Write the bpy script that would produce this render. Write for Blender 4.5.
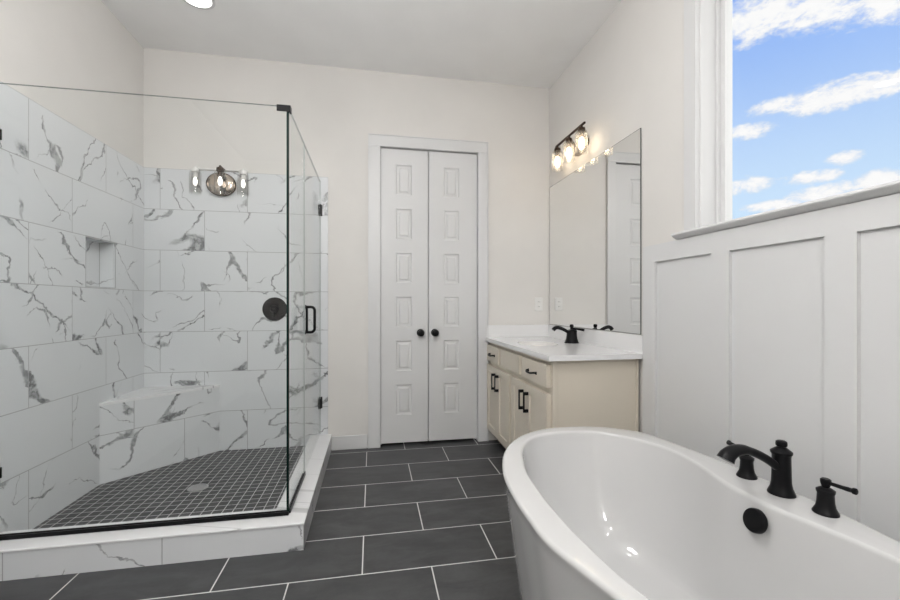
import bpy, bmesh, math, random
from mathutils import Vector, Matrix
for o in list(bpy.data.objects): bpy.data.objects.remove(o)
SC = bpy.context.scene
COL = SC.collection
random.seed(4)
PI = math.pi

# ---------------------------------------------------------------- camera, world, exposure
cd = bpy.data.cameras.new('camera'); cam = bpy.data.objects.new('camera', cd); COL.objects.link(cam)
cam.location = (0, 0, 1.1617)
cam.rotation_euler = (PI/2, 0, -0.1839)
cd.sensor_width = 36; cd.lens = 417.4645/900*36; cd.shift_y = 4.35/900; cd.clip_start = 0.01
SC.camera = cam
SC.view_settings.view_transform = 'Standard'; SC.view_settings.look = 'None'
SC.view_settings.exposure = 0.06; SC.view_settings.gamma = 1; SC.view_settings.use_curve_mapping = False

FILL_LAMP = 60.0          # radiance of the added, unseen recessed fill lights
FILL_COL = (1.0, 0.985, 0.967)

class NT:
    """tiny helper around a node tree"""
    def __init__(s, tree): s.t = tree; tree.nodes.clear()
    def n(s, kind, **kw):
        nd = s.t.nodes.new(kind)
        for k, v in kw.items(): setattr(nd, k, v)
        return nd
    def l(s, a, b): s.t.links.new(a, b)
    def put(s, sock, v):
        if hasattr(v, 'is_output') or isinstance(v, bpy.types.NodeSocket): s.l(v, sock)
        else: sock.default_value = v
    def m(s, op, a, b=None, c=None, clamp=False):
        nd = s.n('ShaderNodeMath', operation=op); nd.use_clamp = clamp
        s.put(nd.inputs[0], a)
        if b is not None: s.put(nd.inputs[1], b)
        if c is not None: s.put(nd.inputs[2], c)
        return nd.outputs[0]
    def vm(s, op, a, b=None, out=0):
        nd = s.n('ShaderNodeVectorMath', operation=op)
        s.put(nd.inputs[0], a)
        if b is not None: s.put(nd.inputs[1], b)
        return nd.outputs[out]
    def dot(s, a, b): return s.vm('DOT_PRODUCT', a, b, out='Value')
    def xyz(s, x, y, z=0.0):
        nd = s.n('ShaderNodeCombineXYZ')
        for i, v in enumerate((x, y, z)): s.put(nd.inputs[i], v)
        return nd.outputs[0]
    def noise(s, vec, scale, detail=2.0, rough=0.5, dist=0.0, color=False):
        nd = s.n('ShaderNodeTexNoise')
        s.l(vec, nd.inputs['Vector']); nd.inputs['Scale'].default_value = scale
        nd.inputs['Detail'].default_value = detail; nd.inputs['Roughness'].default_value = rough
        nd.inputs['Distortion'].default_value = dist
        return nd.outputs['Color' if color else 'Fac']
    def step(s, v, lo, hi, smooth=True):
        nd = s.n('ShaderNodeMapRange', interpolation_type='SMOOTHSTEP' if smooth else 'LINEAR')
        s.put(nd.inputs[0], v); nd.inputs[1].default_value = lo; nd.inputs[2].default_value = hi
        return nd.outputs[0]
    def mix(s, f, a, b):
        nd = s.n('ShaderNodeMix', data_type='RGBA')
        s.put(nd.inputs[0], f)
        for i, v in ((6, a), (7, b)):
            if isinstance(v, tuple): nd.inputs[i].default_value = (*v[:3], 1)
            else: s.l(v, nd.inputs[i])
        return nd.outputs[2]

# sky with drifting fair-weather clouds
W = bpy.data.worlds.new('sky'); SC.world = W; W.use_nodes = True
t = NT(W.node_tree)
tc = t.n('ShaderNodeTexCoord'); d = t.vm('NORMALIZE', tc.outputs['Generated'])
sp = t.n('ShaderNodeSeparateXYZ'); t.l(d, sp.inputs[0])
hyp = t.m('SQRT', t.m('ADD', t.m('MULTIPLY', sp.outputs[0], sp.outputs[0]), t.m('MULTIPLY', sp.outputs[1], sp.outputs[1])))
el = t.m('DIVIDE', sp.outputs[2], t.m('MAXIMUM', hyp, 0.02))
az = t.m('ARCTAN2', sp.outputs[1], sp.outputs[0])
nv = t.xyz(t.m('MULTIPLY', az, 1.0), t.m('MULTIPLY', el, 1.5), 0.0)
fl = t.noise(nv, 20.0, 6.0, 0.62, 0.3)
fl2 = t.noise(nv, 62.0, 5.0, 0.65, 0.3)
bumpy = t.m('ADD', t.m('MULTIPLY', t.m('SUBTRACT', fl, 0.5), 3.6), t.m('MULTIPLY', t.m('SUBTRACT', fl2, 0.5), 1.8))
clouds = [(0.748,0.556,0.062,0.046),(0.648,0.545,0.10,0.05),(0.575,0.512,0.06,0.040),(0.642,0.369,0.072,0.024),(0.715,0.376,0.045,0.015),
 (0.575,0.366,0.038,0.016),(0.761,0.338,0.037,0.014),(0.628,0.256,0.022,0.011),(0.767,0.231,0.034,0.016),(0.673,0.229,0.037,0.012),
 (0.646,0.2,0.056,0.014),(0.587,0.203,0.036,0.018),(0.733,0.187,0.044,0.010),(0.40,0.42,0.09,0.04),(0.2,0.25,0.12,0.03),(0.35,0.62,0.1,0.05),
 (-0.1,0.45,0.15,0.05),(1.0,0.45,0.09,0.04),(0.95,0.24,0.08,0.02)]
acc = None
for (a, e, ra, re) in clouds:
    dx = t.m('DIVIDE', t.m('SUBTRACT', az, a), ra*1.05); dy = t.m('DIVIDE', t.m('SUBTRACT', el, e), re*1.05)
    v = t.m('SUBTRACT', 1.0, t.m('ADD', t.m('MULTIPLY', dx, dx), t.m('MULTIPLY', dy, dy)))
    acc = v if acc is None else t.m('MAXIMUM', acc, v)
acc = t.m('ADD', t.m('MAXIMUM', acc, -1.6), bumpy)
cov = t.step(acc, -0.55, 0.85)
hor = t.step(el, 0.10, 0.62)
blue = t.mix(hor, (0.62, 0.80, 0.98), (0.27, 0.46, 0.93))
shade = t.step(t.m('ADD', acc, t.m('MULTIPLY', fl2, 0.6)), 0.1, 1.5)
cl = t.mix(shade, (0.82, 0.84, 0.90), (0.98, 0.97, 0.97))
col = t.mix(cov, blue, cl)
# brighter unseen cloud added to whiten window light; pale ground brightened to lift ceiling
high = t.step(el, 0.72, 1.1)
side = t.m('MAXIMUM', t.step(az, 0.95, 1.3), t.step(t.m('MULTIPLY', az, -1.0), -0.45, -0.1))
col = t.mix(t.m('MAXIMUM', high, side), col, (1.35, 1.34, 1.32))
col = t.mix(t.step(el, 0.02, -0.02), col, (1.8, 1.77, 1.72))
bg = t.n('ShaderNodeBackground'); t.l(col, bg.inputs[0]); bg.inputs[1].default_value = 1.0
t.l(bg.outputs[0], t.n('ShaderNodeOutputWorld').inputs[0])

# ---------------------------------------------------------------- room measures
D = 3.4444; XL = -1.6614; XR = 1.5281; H = 3.0565; YF = -1.55
TT = 0.008                       # tile thickness
# ---------------------------------------------------------------- materials
def new_mat(name):
    m = bpy.data.materials.new(name); m.use_nodes = True
    return m, NT(m.node_tree)
def finish(t, shader):
    t.l(shader, t.n('ShaderNodeOutputMaterial').inputs[0])
def principled(t, color=None, rough=0.5, metal=0.0, spec=0.5, coat=0.0, normal=None):
    p = t.n('ShaderNodeBsdfPrincipled')
    if isinstance(color, tuple): p.inputs['Base Color'].default_value = (*color, 1)
    elif color is not None: t.l(color, p.inputs['Base Color'])
    t.put(p.inputs['Roughness'], rough)
    p.inputs['Metallic'].default_value = metal
    p.inputs['Specular IOR Level'].default_value = spec
    p.inputs['Coat Weight'].default_value = coat
    if normal is not None: t.l(normal, p.inputs['Normal'])
    return p
def bump(t, h, strength=0.2, dist=0.002):
    b = t.n('ShaderNodeBump'); b.inputs['Strength'].default_value = strength; b.inputs['Distance'].default_value = dist
    t.l(h, b.inputs['Height']); return b.outputs[0]
def paint(name, c, rough=0.55, grain=0.05, var=0.03, spec=0.35):
    m, t = new_mat(name)
    P = t.n('ShaderNodeTexCoord').outputs['Object']
    n1 = t.noise(P, 3.0, 3.0); n2 = t.noise(P, 420.0, 2.0)
    c2 = tuple(x*(1-var) for x in c)
    p = principled(t, t.mix(t.step(n1, 0.3, 0.7), c, c2), rough, spec=spec, normal=bump(t, n2, grain, 0.001))
    finish(t, p.outputs[0]); return m
def plain(name, c, rough, metal=0.0, spec=0.5, coat=0.0, var=0.1, scale=40):
    m, t = new_mat(name)
    P = t.n('ShaderNodeTexCoord').outputs['Object']
    n1 = t.noise(P, scale, 3.0)
    r = t.m('ADD', rough, t.m('MULTIPLY', t.m('SUBTRACT', n1, 0.5), var))
    p = principled(t, c, r, metal, spec, coat)
    finish(t, p.outputs[0]); return m
def emit(name, c, s):
    m, t = new_mat(name)
    e = t.n('ShaderNodeEmission'); e.inputs[0].default_value = (*c, 1); e.inputs[1].default_value = s
    finish(t, e.outputs[0]); return m
def glass(name, tint=(0.97, 0.985, 0.98), f0=0.04, rough=0.0, power=5.0, haze=0.0):
    m, t = new_mat(name)
    g = t.n('ShaderNodeNewGeometry')
    c = t.m('ABSOLUTE', t.dot(g.outputs['Normal'], g.outputs['Incoming']))
    f = t.m('ADD', t.m('MULTIPLY', t.m('POWER', t.m('SUBTRACT', 1.0, c, clamp=True), power), 1-f0), f0, clamp=True)
    tr = t.n('ShaderNodeBsdfTransparent'); tr.inputs[0].default_value = (*tint, 1)
    gl = t.n('ShaderNodeBsdfGlossy'); gl.inputs['Roughness'].default_value = rough
    mx = t.n('ShaderNodeMixShader'); t.l(f, mx.inputs[0]); t.l(tr.outputs[0], mx.inputs[1]); t.l(gl.outputs[0], mx.inputs[2])
    out = mx.outputs[0]
    if haze > 0:
        df = t.n('ShaderNodeBsdfTranslucent'); df.inputs[0].default_value = (0.95, 0.93, 0.90, 1)
        m2 = t.n('ShaderNodeMixShader'); m2.inputs[0].default_value = haze
        t.l(out, m2.inputs[1]); t.l(df.outputs[0], m2.inputs[2]); out = m2.outputs[0]
    finish(t, out); return m

VEIN = (0.13, 0.134, 0.142)
def marble(name, axis, u0, v0, tw=0.604, th=0.3035, stag=0.302, base=(0.69, 0.708, 0.726), amount=1.0, grout=(0.33, 0.335, 0.345), gw=0.0019, rough=0.16, seed=0.0, vaxis=(0, 0, 1), flip=1.0):
    """polished white porcelain tile with grey veins; every tile shows another cut of the stone"""
    m, t = new_mat(name)
    P = t.n('ShaderNodeNewGeometry').outputs['Position']
    u = t.m('SUBTRACT', t.dot(P, axis), u0); v = t.m('SUBTRACT', t.dot(P, vaxis), v0)
    row = t.m('FLOOR', t.m('DIVIDE', v, th))
    us = t.m('ADD', u, t.m('MULTIPLY', t.m('FLOORED_MODULO', row, 2.0), stag))
    cl = t.m('FLOOR', t.m('DIVIDE', us, tw))
    fu = t.m('SUBTRACT', us, t.m('MULTIPLY', cl, tw)); fv = t.m('SUBTRACT', v, t.m('MULTIPLY', row, th))
    eu = t.m('MINIMUM', fu, t.m('SUBTRACT', tw, fu)); ev = t.m('MINIMUM', fv, t.m('SUBTRACT', th, fv))
    edge = t.m('MINIMUM', eu, ev)
    joint = t.m('SUBTRACT', 1.0, t.step(edge, gw*0.6, gw*1.3))
    wn = t.n('ShaderNodeTexWhiteNoise', noise_dimensions='3D'); t.l(t.xyz(cl, row, seed), wn.inputs['Vector'])
    off = wn.outputs['Color']; rv = wn.outputs['Value']
    q = t.vm('ADD', t.xyz(fu, fv, 0.0), t.vm('MULTIPLY', off, (37.0, 29.0, 41.0)))
    # bend the stone: a wide sway and a fine crackle
    wob = t.vm('MULTIPLY', t.vm('SUBTRACT', t.noise(q, 5.0, 5.0, 0.62, color=True), (0.5, 0.5, 0.5)), (0.17, 0.17, 0.0))
    q2 = t.vm('ADD', q, wob)
    def ridge(ang, spread, sx, sy, scale, w, mlo, mhi, mscale, k):
        rt = t.n('ShaderNodeVectorRotate', rotation_type='Z_AXIS'); t.l(q2, rt.inputs['Vector'])
        t.put(rt.inputs['Angle'], t.m('ADD', ang*flip, t.m('MULTIPLY', t.m('SUBTRACT', t.m('FRACT', t.m('MULTIPLY', rv, k)), 0.5), spread)))
        p_ = t.vm('MULTIPLY', rt.outputs[0], (sx, sy, 1.0))
        n = t.noise(p_, scale, 1.5, 0.4)
        dist = t.m('ABSOLUTE', t.m('SUBTRACT', n, 0.5))
        mask = t.step(t.noise(t.vm('ADD', q, (3.1*k, 1.7, 0.0)), mscale, 2.0, 0.5), mlo, mhi)
        wid = t.m('ADD', w*0.30, t.m('MULTIPLY', t.m('MULTIPLY', mask, mask), w))
        line = t.step(t.m('DIVIDE', dist, wid), 1.0, 0.35)
        return line, t.m('MULTIPLY', line, t.step(mask, 0.0, 0.25)), dist, mask
    l1, a, da, ma = ridge(0.75, 0.9, 1.0, 0.30, 2.3, 0.021, 0.44, 0.70, 2.6, 3.0)
    l2, b, db, mb = ridge(0.45, 1.6, 1.0, 0.34, 3.6, 0.010, 0.43, 0.62, 3.2, 7.0)
    l3, c, dc, mc = ridge(-0.9, 1.4, 1.0, 0.40, 3.4, 0.008, 0.46, 0.62, 3.5, 11.0)
    brk = t.step(t.noise(q2, 30.0, 4.0, 0.65), 0.36, 0.60)
    va = t.m('MULTIPLY', a, t.m('ADD', 0.40, t.m('MULTIPLY', brk, 0.60)))
    fine = t.m('MAXIMUM', t.m('MULTIPLY', b, 0.85), t.m('MULTIPLY', c, 0.75))
    fine = t.m('MULTIPLY', fine, t.m('ADD', 0.55, t.m('MULTIPLY', brk, 0.45)))
    vein = t.m('MULTIPLY', t.m('MAXIMUM', va, fine), amount, clamp=True)
    halo = t.m('MULTIPLY', t.step(da, 0.075, 0.0), ma)
    soft = t.m('MULTIPLY', t.m('ADD', t.m('MULTIPLY', halo, 0.20), t.m('MULTIPLY', t.step(t.noise(q2, 4.0, 2.0), 0.5, 0.85), 0.10)), amount)
    colr = t.mix(soft, base, (base[0]*0.72, base[1]*0.73, base[2]*0.75))
    colr = t.mix(t.m('MULTIPLY', vein, 0.94), colr, VEIN)
    colr = t.mix(joint, colr, grout)
    r = t.m('ADD', rough, t.m('MULTIPLY', joint, 0.5))
    p = principled(t, colr, r, spec=0.5, normal=bump(t, t.m('SUBTRACT', 1.0, joint), 0.4, 0.001))
    finish(t, p.outputs[0]); return m

def floor_tile(name):
    m, t = new_mat(name)
    P = t.n('ShaderNodeTexCoord').outputs['Object']
    s = t.n('ShaderNodeSeparateXYZ'); t.l(P, s.inputs[0])
    T = 0.3039; TW = 0.602
    v = t.m('SUBTRACT', s.outputs[1], 1.8342)
    row = t.m('FLOOR', t.m('DIVIDE', v, T))
    u = t.m('SUBTRACT', s.outputs[0], -0.0431)
    us = t.m('ADD', u, t.m('MULTIPLY', t.m('FLOORED_MODULO', row, 2.0), 0.301))
    cl = t.m('FLOOR', t.m('DIVIDE', us, TW))
    fu = t.m('SUBTRACT', us, t.m('MULTIPLY', cl, TW)); fv = t.m('SUBTRACT', v, t.m('MULTIPLY', row, T))
    edge = t.m('MINIMUM', t.m('MINIMUM', fu, t.m('SUBTRACT', TW, fu)), t.m('MINIMUM', fv, t.m('SUBTRACT', T, fv)))
    joint = t.m('SUBTRACT', 1.0, t.step(edge, 0.0021, 0.0033))
    wn = t.n('ShaderNodeTexWhiteNoise', noise_dimensions='3D'); t.l(t.xyz(cl, row, 3.0), wn.inputs['Vector'])
    q = t.vm('ADD', P, t.vm('MULTIPLY', wn.outputs['Color'], (31.0, 17.0, 0.0)))
    mp = t.n('ShaderNodeMapping'); t.l(q, mp.inputs[0]); mp.inputs['Scale'].default_value = (1.0, 2.6, 1.0); mp.inputs['Rotation'].default_value = (0, 0, 0.35)
    n1 = t.noise(mp.outputs[0], 4.0, 6.0, 0.65, 0.6)
    n2 = t.noise(q, 60.0, 3.0, 0.6)
    f = t.m('ADD', t.m('MULTIPLY', t.step(n1, 0.28, 0.75), 0.8), t.m('MULTIPLY', n2, 0.2))
    c = t.mix(f, (0.026, 0.027, 0.029), (0.084, 0.085, 0.089))
    c = t.mix(t.m('MULTIPLY', wn.outputs['Value'], 0.35), c, (0.036, 0.037, 0.039))
    c = t.mix(joint, c, (0.66, 0.66, 0.65))
    r = t.m('ADD', 0.36, t.m('ADD', t.m('MULTIPLY', n1, 0.14), t.m('MULTIPLY', joint, 0.3)))
    h = t.m('SUBTRACT', t.m('MULTIPLY', n1, 0.4), joint)
    p = principled(t, c, r, spec=0.5, normal=bump(t, h, 0.25, 0.0015))
    finish(t, p.outputs[0]); return m
def mosaic_tile(name, ox, oy):
    m, t = new_mat(name)
    P = t.n('ShaderNodeTexCoord').outputs['Object']
    s = t.n('ShaderNodeSeparateXYZ'); t.l(P, s.inputs[0])
    T = 0.0525
    def cell(v, o):
        a = t.m('DIVIDE', t.m('SUBTRACT', v, o), T); k = t.m('FLOOR', a)
        f = t.m('MULTIPLY', t.m('SUBTRACT', a, k), T)
        return k, t.m('MINIMUM', f, t.m('SUBTRACT', T, f))
    ku, eu = cell(s.outputs[0], ox); kv, ev = cell(s.outputs[1], oy)
    joint = t.m('SUBTRACT', 1.0, t.step(t.m('MINIMUM', eu, ev), 0.0013, 0.0022))
    wn = t.n('ShaderNodeTexWhiteNoise', noise_dimensions='3D'); t.l(t.xyz(ku, kv, 1.0), wn.inputs['Vector'])
    c = t.mix(wn.outputs['Value'], (0.020, 0.021, 0.022), (0.042, 0.042, 0.044))
    c = t.mix(joint, c, (0.75, 0.75, 0.75))
    p = principled(t, c, 0.4, spec=0.5, normal=bump(t, t.m('SUBTRACT', 1.0, joint), 0.4, 0.001))
    finish(t, p.outputs[0]); return m

M = {}
M['wall'] = paint('warm white wall paint', (0.715, 0.698, 0.674), 0.6)
M['ceiling'] = paint('flat white ceiling paint', (0.90, 0.90, 0.898), 0.8)
M['trim'] = paint('semi-gloss white trim paint', (0.665, 0.668, 0.672), 0.35, grain=0.02, var=0.01, spec=0.45)
M['cabinet'] = paint('taupe cabinet paint', (0.66, 0.605, 0.515), 0.4, grain=0.02, var=0.02, spec=0.4)
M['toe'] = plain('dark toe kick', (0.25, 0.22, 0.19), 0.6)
M['black'] = plain('matte black metal', (0.008, 0.008, 0.009), 0.30, 0.0, 0.14)
M['bronze'] = plain('dark bronze metal', (0.05, 0.032, 0.022), 0.35, 0.8)
M['nickel'] = plain('polished nickel', (0.47, 0.40, 0.34), 0.12, 1.0)
M['steel'] = plain('brushed steel', (0.55, 0.55, 0.55), 0.3, 1.0)
M['chrome_dark'] = plain('dark slot', (0.06, 0.06, 0.06), 0.5)
M['tub'] = plain('glossy white acrylic', (0.60, 0.60, 0.60), 0.09, 0.0, 0.5, coat=0.4, var=0.02)
M['quartz'] = plain('white quartz', (0.78, 0.78, 0.785), 0.14, 0.0, 0.5, var=0.03)
M['porcelain'] = plain('white porcelain', (0.80, 0.80, 0.80), 0.1, 0.0, 0.5, var=0.02)
M['plastic'] = plain('white plastic', (0.76, 0.755, 0.74), 0.35)
M['mirror'] = plain('silvered mirror', (0.90, 0.905, 0.90), 0.0, 1.0, var=0.0)
M['mirror_edge'] = plain('dark mirror edge', (0.03, 0.035, 0.033), 0.3)
M['glass'] = glass('clear shower glass', (0.990, 0.996, 0.994), 0.03, 0.0, 12.0)
M['glass_window'] = glass('window glass', (0.985, 0.99, 0.99), 0.02)
M['jar'] = glass('clear lamp glass', (0.97, 0.965, 0.955), 0.05, 0.02, 4.0, 0.09)
M['edge_dark'] = plain('polished glass edge', (0.006, 0.016, 0.013), 0.2, 0.0, 0.2)
M['edge_top'] = glass('thin clear glass top edge', (0.62, 0.66, 0.65), 0.04)
M['edge_white'] = plain('bright polished glass edge', (0.75, 0.78, 0.77), 0.2)
M['edge_pale'] = plain('polished pale glass edge', (0.42, 0.46, 0.45), 0.2)
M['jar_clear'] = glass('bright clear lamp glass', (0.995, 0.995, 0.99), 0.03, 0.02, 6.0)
M['bulb'] = emit('glowing warm bulb', (1.0, 0.80, 0.56), 15.0)
M['bulb_dim'] = emit('reflected bulb glow', (1.0, 0.95, 0.90), 2.0)  # glow for the bulbs of the reflected-lamp stand-in
M['lens'] = emit('added fill lamp lens', FILL_COL, FILL_LAMP)  # only for the unseen cans added as fill
M['lens_soft'] = emit('soft recessed lamp lens', (1.0, 0.98, 0.95), 4.0)
M['opal'] = emit('added opal fill globe', FILL_COL, 43.0)  # emission of the added fill globes
M['floor'] = floor_tile('charcoal slate-look floor tile')
M['tile_back'] = marble('marble tile back', (1, 0, 0), -1.245, 2.1716-8*0.3035, seed=1.0)
M['tile_left'] = marble('marble tile left', (0, 1, 0), 2.385-0.302-0.604, 2.1716-8*0.3035, seed=7.0, flip=-1.0)
M['tile_bench'] = marble('marble tile bench', (0.7071, 0.7071, 0), 1.078-0.604, 2.1716-8*0.3035, seed=21.0, stag=0.302)
M['tile_curb'] = marble('marble tile curb front', (1, 0, 0), -0.923, -0.12, seed=6.0, amount=1.0)
M['curb_top'] = marble('marble curb top', (0.3, 1, 0), 0.31, -4.0, tw=0.62, th=8.0, base=(0.76, 0.765, 0.775), amount=0.45, seed=9.0)
M['bench_top'] = marble('marble bench top', (1, 0, 0), -9.0, -9.0, tw=20.0, th=20.0, base=(0.76, 0.765, 0.775), amount=0.5, seed=2.0, vaxis=(0, 1, 0))

# ---------------------------------------------------------------- mesh helpers
def box(bm, x0, x1, y0, y1, z0, z1, bev=0.0, seg=2):
    b2 = bmesh.new()
    bmesh.ops.create_cube(b2, size=1.0)
    bmesh.ops.transform(b2, matrix=Matrix.Translation(((x0+x1)/2, (y0+y1)/2, (z0+z1)/2)) @ Matrix.Diagonal((x1-x0, y1-y0, z1-z0, 1)), verts=b2.verts)
    if bev > 0: bmesh.ops.bevel(b2, geom=list(b2.edges), offset=bev, segments=seg, profile=0.5, affect='EDGES')
    merge(bm, b2)
def merge(bm, b2, mat=None):
    if mat is not None: bmesh.ops.transform(b2, matrix=mat, verts=b2.verts)
    me = bpy.data.meshes.new('tmp'); b2.to_mesh(me); b2.free()
    bm.from_mesh(me); bpy.data.meshes.remove(me)
def lathe(bm, prof, mat=Matrix.Identity(4), n=32, cap0=True, cap1=True):
    """prof: (radius, height) pairs turned around local z"""
    b2 = bmesh.new(); rings = []
    for r, z in prof:
        rings.append([b2.verts.new((r*math.cos(2*PI*k/n), r*math.sin(2*PI*k/n), z)) for k in range(n)])
    for a, b in zip(rings, rings[1:]):
        for k in range(n): b2.faces.new((a[k], a[(k+1) % n], b[(k+1) % n], b[k]))
    if cap0: b2.faces.new(list(reversed(rings[0])))
    if cap1: b2.faces.new(rings[-1])
    bmesh.ops.recalc_face_normals(b2, faces=b2.faces)
    merge(bm, b2, mat)
def tube(bm, pts, radii, n=16, flat=1.0, closed=False):
    """round bar along pts (smoothed beforehand); flat squeezes the section vertically"""
    pts = [Vector(p) for p in pts]
    if not hasattr(radii, '__len__'): radii = [radii]*len(pts)
    rings = []; up0 = None
    N = len(pts)
    for i, p in enumerate(pts):
        if closed: tg = pts[(i+1) % N]-pts[i-1]
        else: tg = pts[min(i+1, N-1)]-pts[max(i-1, 0)]
        tg.normalize()
        if up0 is None: up0 = Vector((0, 0, 1)) if abs(tg.z) < 0.9 else Vector((1, 0, 0))
        s = tg.cross(up0).normalized(); up = s.cross(tg).normalized(); up0 = up
        rings.append([bm.verts.new(p + radii[i]*(math.cos(2*PI*k/n)*s + flat*math.sin(2*PI*k/n)*up)) for k in range(n)])
    fs = []
    pr = list(zip(rings, rings[1:]))
    if closed: pr.append((rings[-1], rings[0]))
    for a, b in pr:
        for k in range(n): fs.append(bm.faces.new((a[k], a[(k+1) % n], b[(k+1) % n], b[k])))
    if not closed: fs.append(bm.faces.new(list(reversed(rings[0])))); fs.append(bm.faces.new(rings[-1]))
    bmesh.ops.recalc_face_normals(bm, faces=fs)
def smooth_path(P, n=8, closed=False):
    P = [Vector(p) for p in P]; out = []; N = len(P)
    rng = range(N if closed else N-1)
    for i in rng:
        if closed: p0, p1, p2, p3 = P[i-1], P[i], P[(i+1) % N], P[(i+2) % N]
        else: p0, p1, p2, p3 = P[max(i-1, 0)], P[i], P[i+1], P[min(i+2, N-1)]
        for k in range(n):
            s = k/n
            out.append(0.5*((2*p1)+(p2-p0)*s+(2*p0-5*p1+4*p2-p3)*s*s+(3*p1-p0-3*p2+p3)*s**3))
    if not closed: out.append(P[-1])
    return out
def obj(name, bm, mat, parent=None, smooth=None, loc=None):
    me = bpy.data.meshes.new(name)
    if loc is not None: bmesh.ops.translate(bm, verts=bm.verts, vec=-Vector(loc))
    bm.to_mesh(me); bm.free()
    for m in (mat if isinstance(mat, (list, tuple)) else [mat]): me.materials.append(m)
    o = bpy.data.objects.new(name, me); COL.objects.link(o)
    if smooth is not None:
        me.shade_smooth() if hasattr(me, 'shade_smooth') else None
        for p in me.polygons: p.use_smooth = True
        try: me.set_sharp_from_angle(angle=math.radians(smooth))
        except Exception: pass
    if parent is not None:
        o.parent = parent
        L = world_loc(parent)
        me.transform(Matrix.Translation(-L)) if loc is None else None
        if loc is not None: o.location = Vector(loc)-L
    elif loc is not None: o.location = loc
    return o
def world_loc(o):
    v = Vector(o.location); p = o.parent
    while p is not None: v += Vector(p.location); p = p.parent
    return v
def tag(o, label, cat, group=None, kind=None):
    o['label'] = label; o['category'] = cat
    if group: o['group'] = group
    if kind: o['kind'] = kind
    return o
def thing(name, label, cat, loc, group=None):
    o = bpy.data.objects.new(name, None); COL.objects.link(o); o.location = loc; o.empty_display_size = 0.05
    return tag(o, label, cat, group)
def struct(name, bm, mat, smooth=None, label=None, cat=None):
    o = obj(name, bm, mat, None, smooth); o['kind'] = 'structure'
    if label: o['label'] = label; o['category'] = cat
    return o
def B(*boxes, bev=0.0):
    bm = bmesh.new()
    for b in boxes: box(bm, *b, bev=bev)
    return bm
def panel_slab(w, h, th, panels, steps):
    """slab in x 0..w, z 0..h, front face at y=0 looking to -y; panels (x0,x1,z0,z1) get inset steps (thickness, depth)"""
    bm = bmesh.new()
    xs = sorted({0.0, w, *[p[0] for p in panels], *[p[1] for p in panels]})
    zs = sorted({0.0, h, *[p[2] for p in panels], *[p[3] for p in panels]})
    V = {(i, j): bm.verts.new((x, 0, z)) for i, x in enumerate(xs) for j, z in enumerate(zs)}
    pf = []
    for i in range(len(xs)-1):
        for j in range(len(zs)-1):
            f = bm.faces.new((V[i, j], V[i+1, j], V[i+1, j+1], V[i, j+1]))
            cx, cz = (xs[i]+xs[i+1])/2, (zs[j]+zs[j+1])/2
            if any(p[0] < cx < p[1] and p[2] < cz < p[3] for p in panels): pf.append(f)
    # sides and back
    bd = [e for e in bm.edges if e.is_boundary]
    r = bmesh.ops.extrude_edge_only(bm, edges=bd)
    nv = [v for v in r['geom'] if isinstance(v, bmesh.types.BMVert)]
    for v in nv: v.co.y = th
    bmesh.ops.contextual_create(bm, geom=[e for e in bm.edges if e.is_boundary])
    bmesh.ops.recalc_face_normals(bm, faces=bm.faces)
    for tk, dp in steps:
        bmesh.ops.inset_individual(bm, faces=pf, thickness=tk, depth=dp, use_even_offset=True)
    return bm

# ---------------------------------------------------------------- the room
E_ = 0.12
struct('floor', B((XL-E_, XR+E_, YF-E_, D+E_, -0.1, 0)), M['floor'])
struct('ceiling', B((XL-E_, XR+E_, YF-E_, D+E_, H, H+0.1)), M['ceiling'])
# closet opening in the back wall
OX0, OX1, OZ = 0.065, 0.88, 2.445
struct('wall_back', B((XL-E_, OX0-0.02, D, D+E_, 0, H), (OX1+0.02, XR+E_, D, D+E_, 0, H), (OX0-0.02, OX1+0.02, D, D+E_, OZ+0.02, H),
                      (OX0-0.05, OX1+0.05, D+E_, D+E_+0.02, 0, OZ+0.05)), M['wall'])
# left wall with the pocket of the shower niche
NY0, NY1, NZ0, NZ1, ND = 2.797, 3.089, 1.266, 1.5646, 0.09
LW0 = XL-0.12
struct('wall_left', B((LW0, XL, YF-E_, NY0, 0, H), (LW0, XL, NY1, D, 0, H), (LW0, XL, NY0, NY1, 0, NZ0), (LW0, XL, NY0, NY1, NZ1, H), (LW0-0.02, LW0, NY0-0.05, NY1+0.05, NZ0-0.05, NZ1+0.05)), M['wall'])
# right wall with the window opening
WY0, WY1, WZ0, WZ1 = 0.05, 1.735, 1.50, 2.78
RW1 = XR+0.15
struct('wall_right', B((XR, RW1, YF-E_, WY0, 0, H), (XR, RW1, WY1, D, 0, H), (XR, RW1, WY0, WY1, 0, WZ0), (XR, RW1, WY0, WY1, WZ1, H)), M['wall'])
struct('wall_front', B((XL-E_, XR+E_, YF-E_, YF, 0, H)), M['wall'])

# baseboards
def board(name, *b): struct(name, B(*b, bev=0.003), M['trim'])
board('baseboard_back', (-0.318, -0.036, D-0.014, D, 0, 0.110))
board('baseboard_front', (XL, XR, YF, YF+0.014, 0, 0.117))
board('baseboard_left', (XL, XL+0.014, YF+0.015, 1.95, 0, 0.117))

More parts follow.
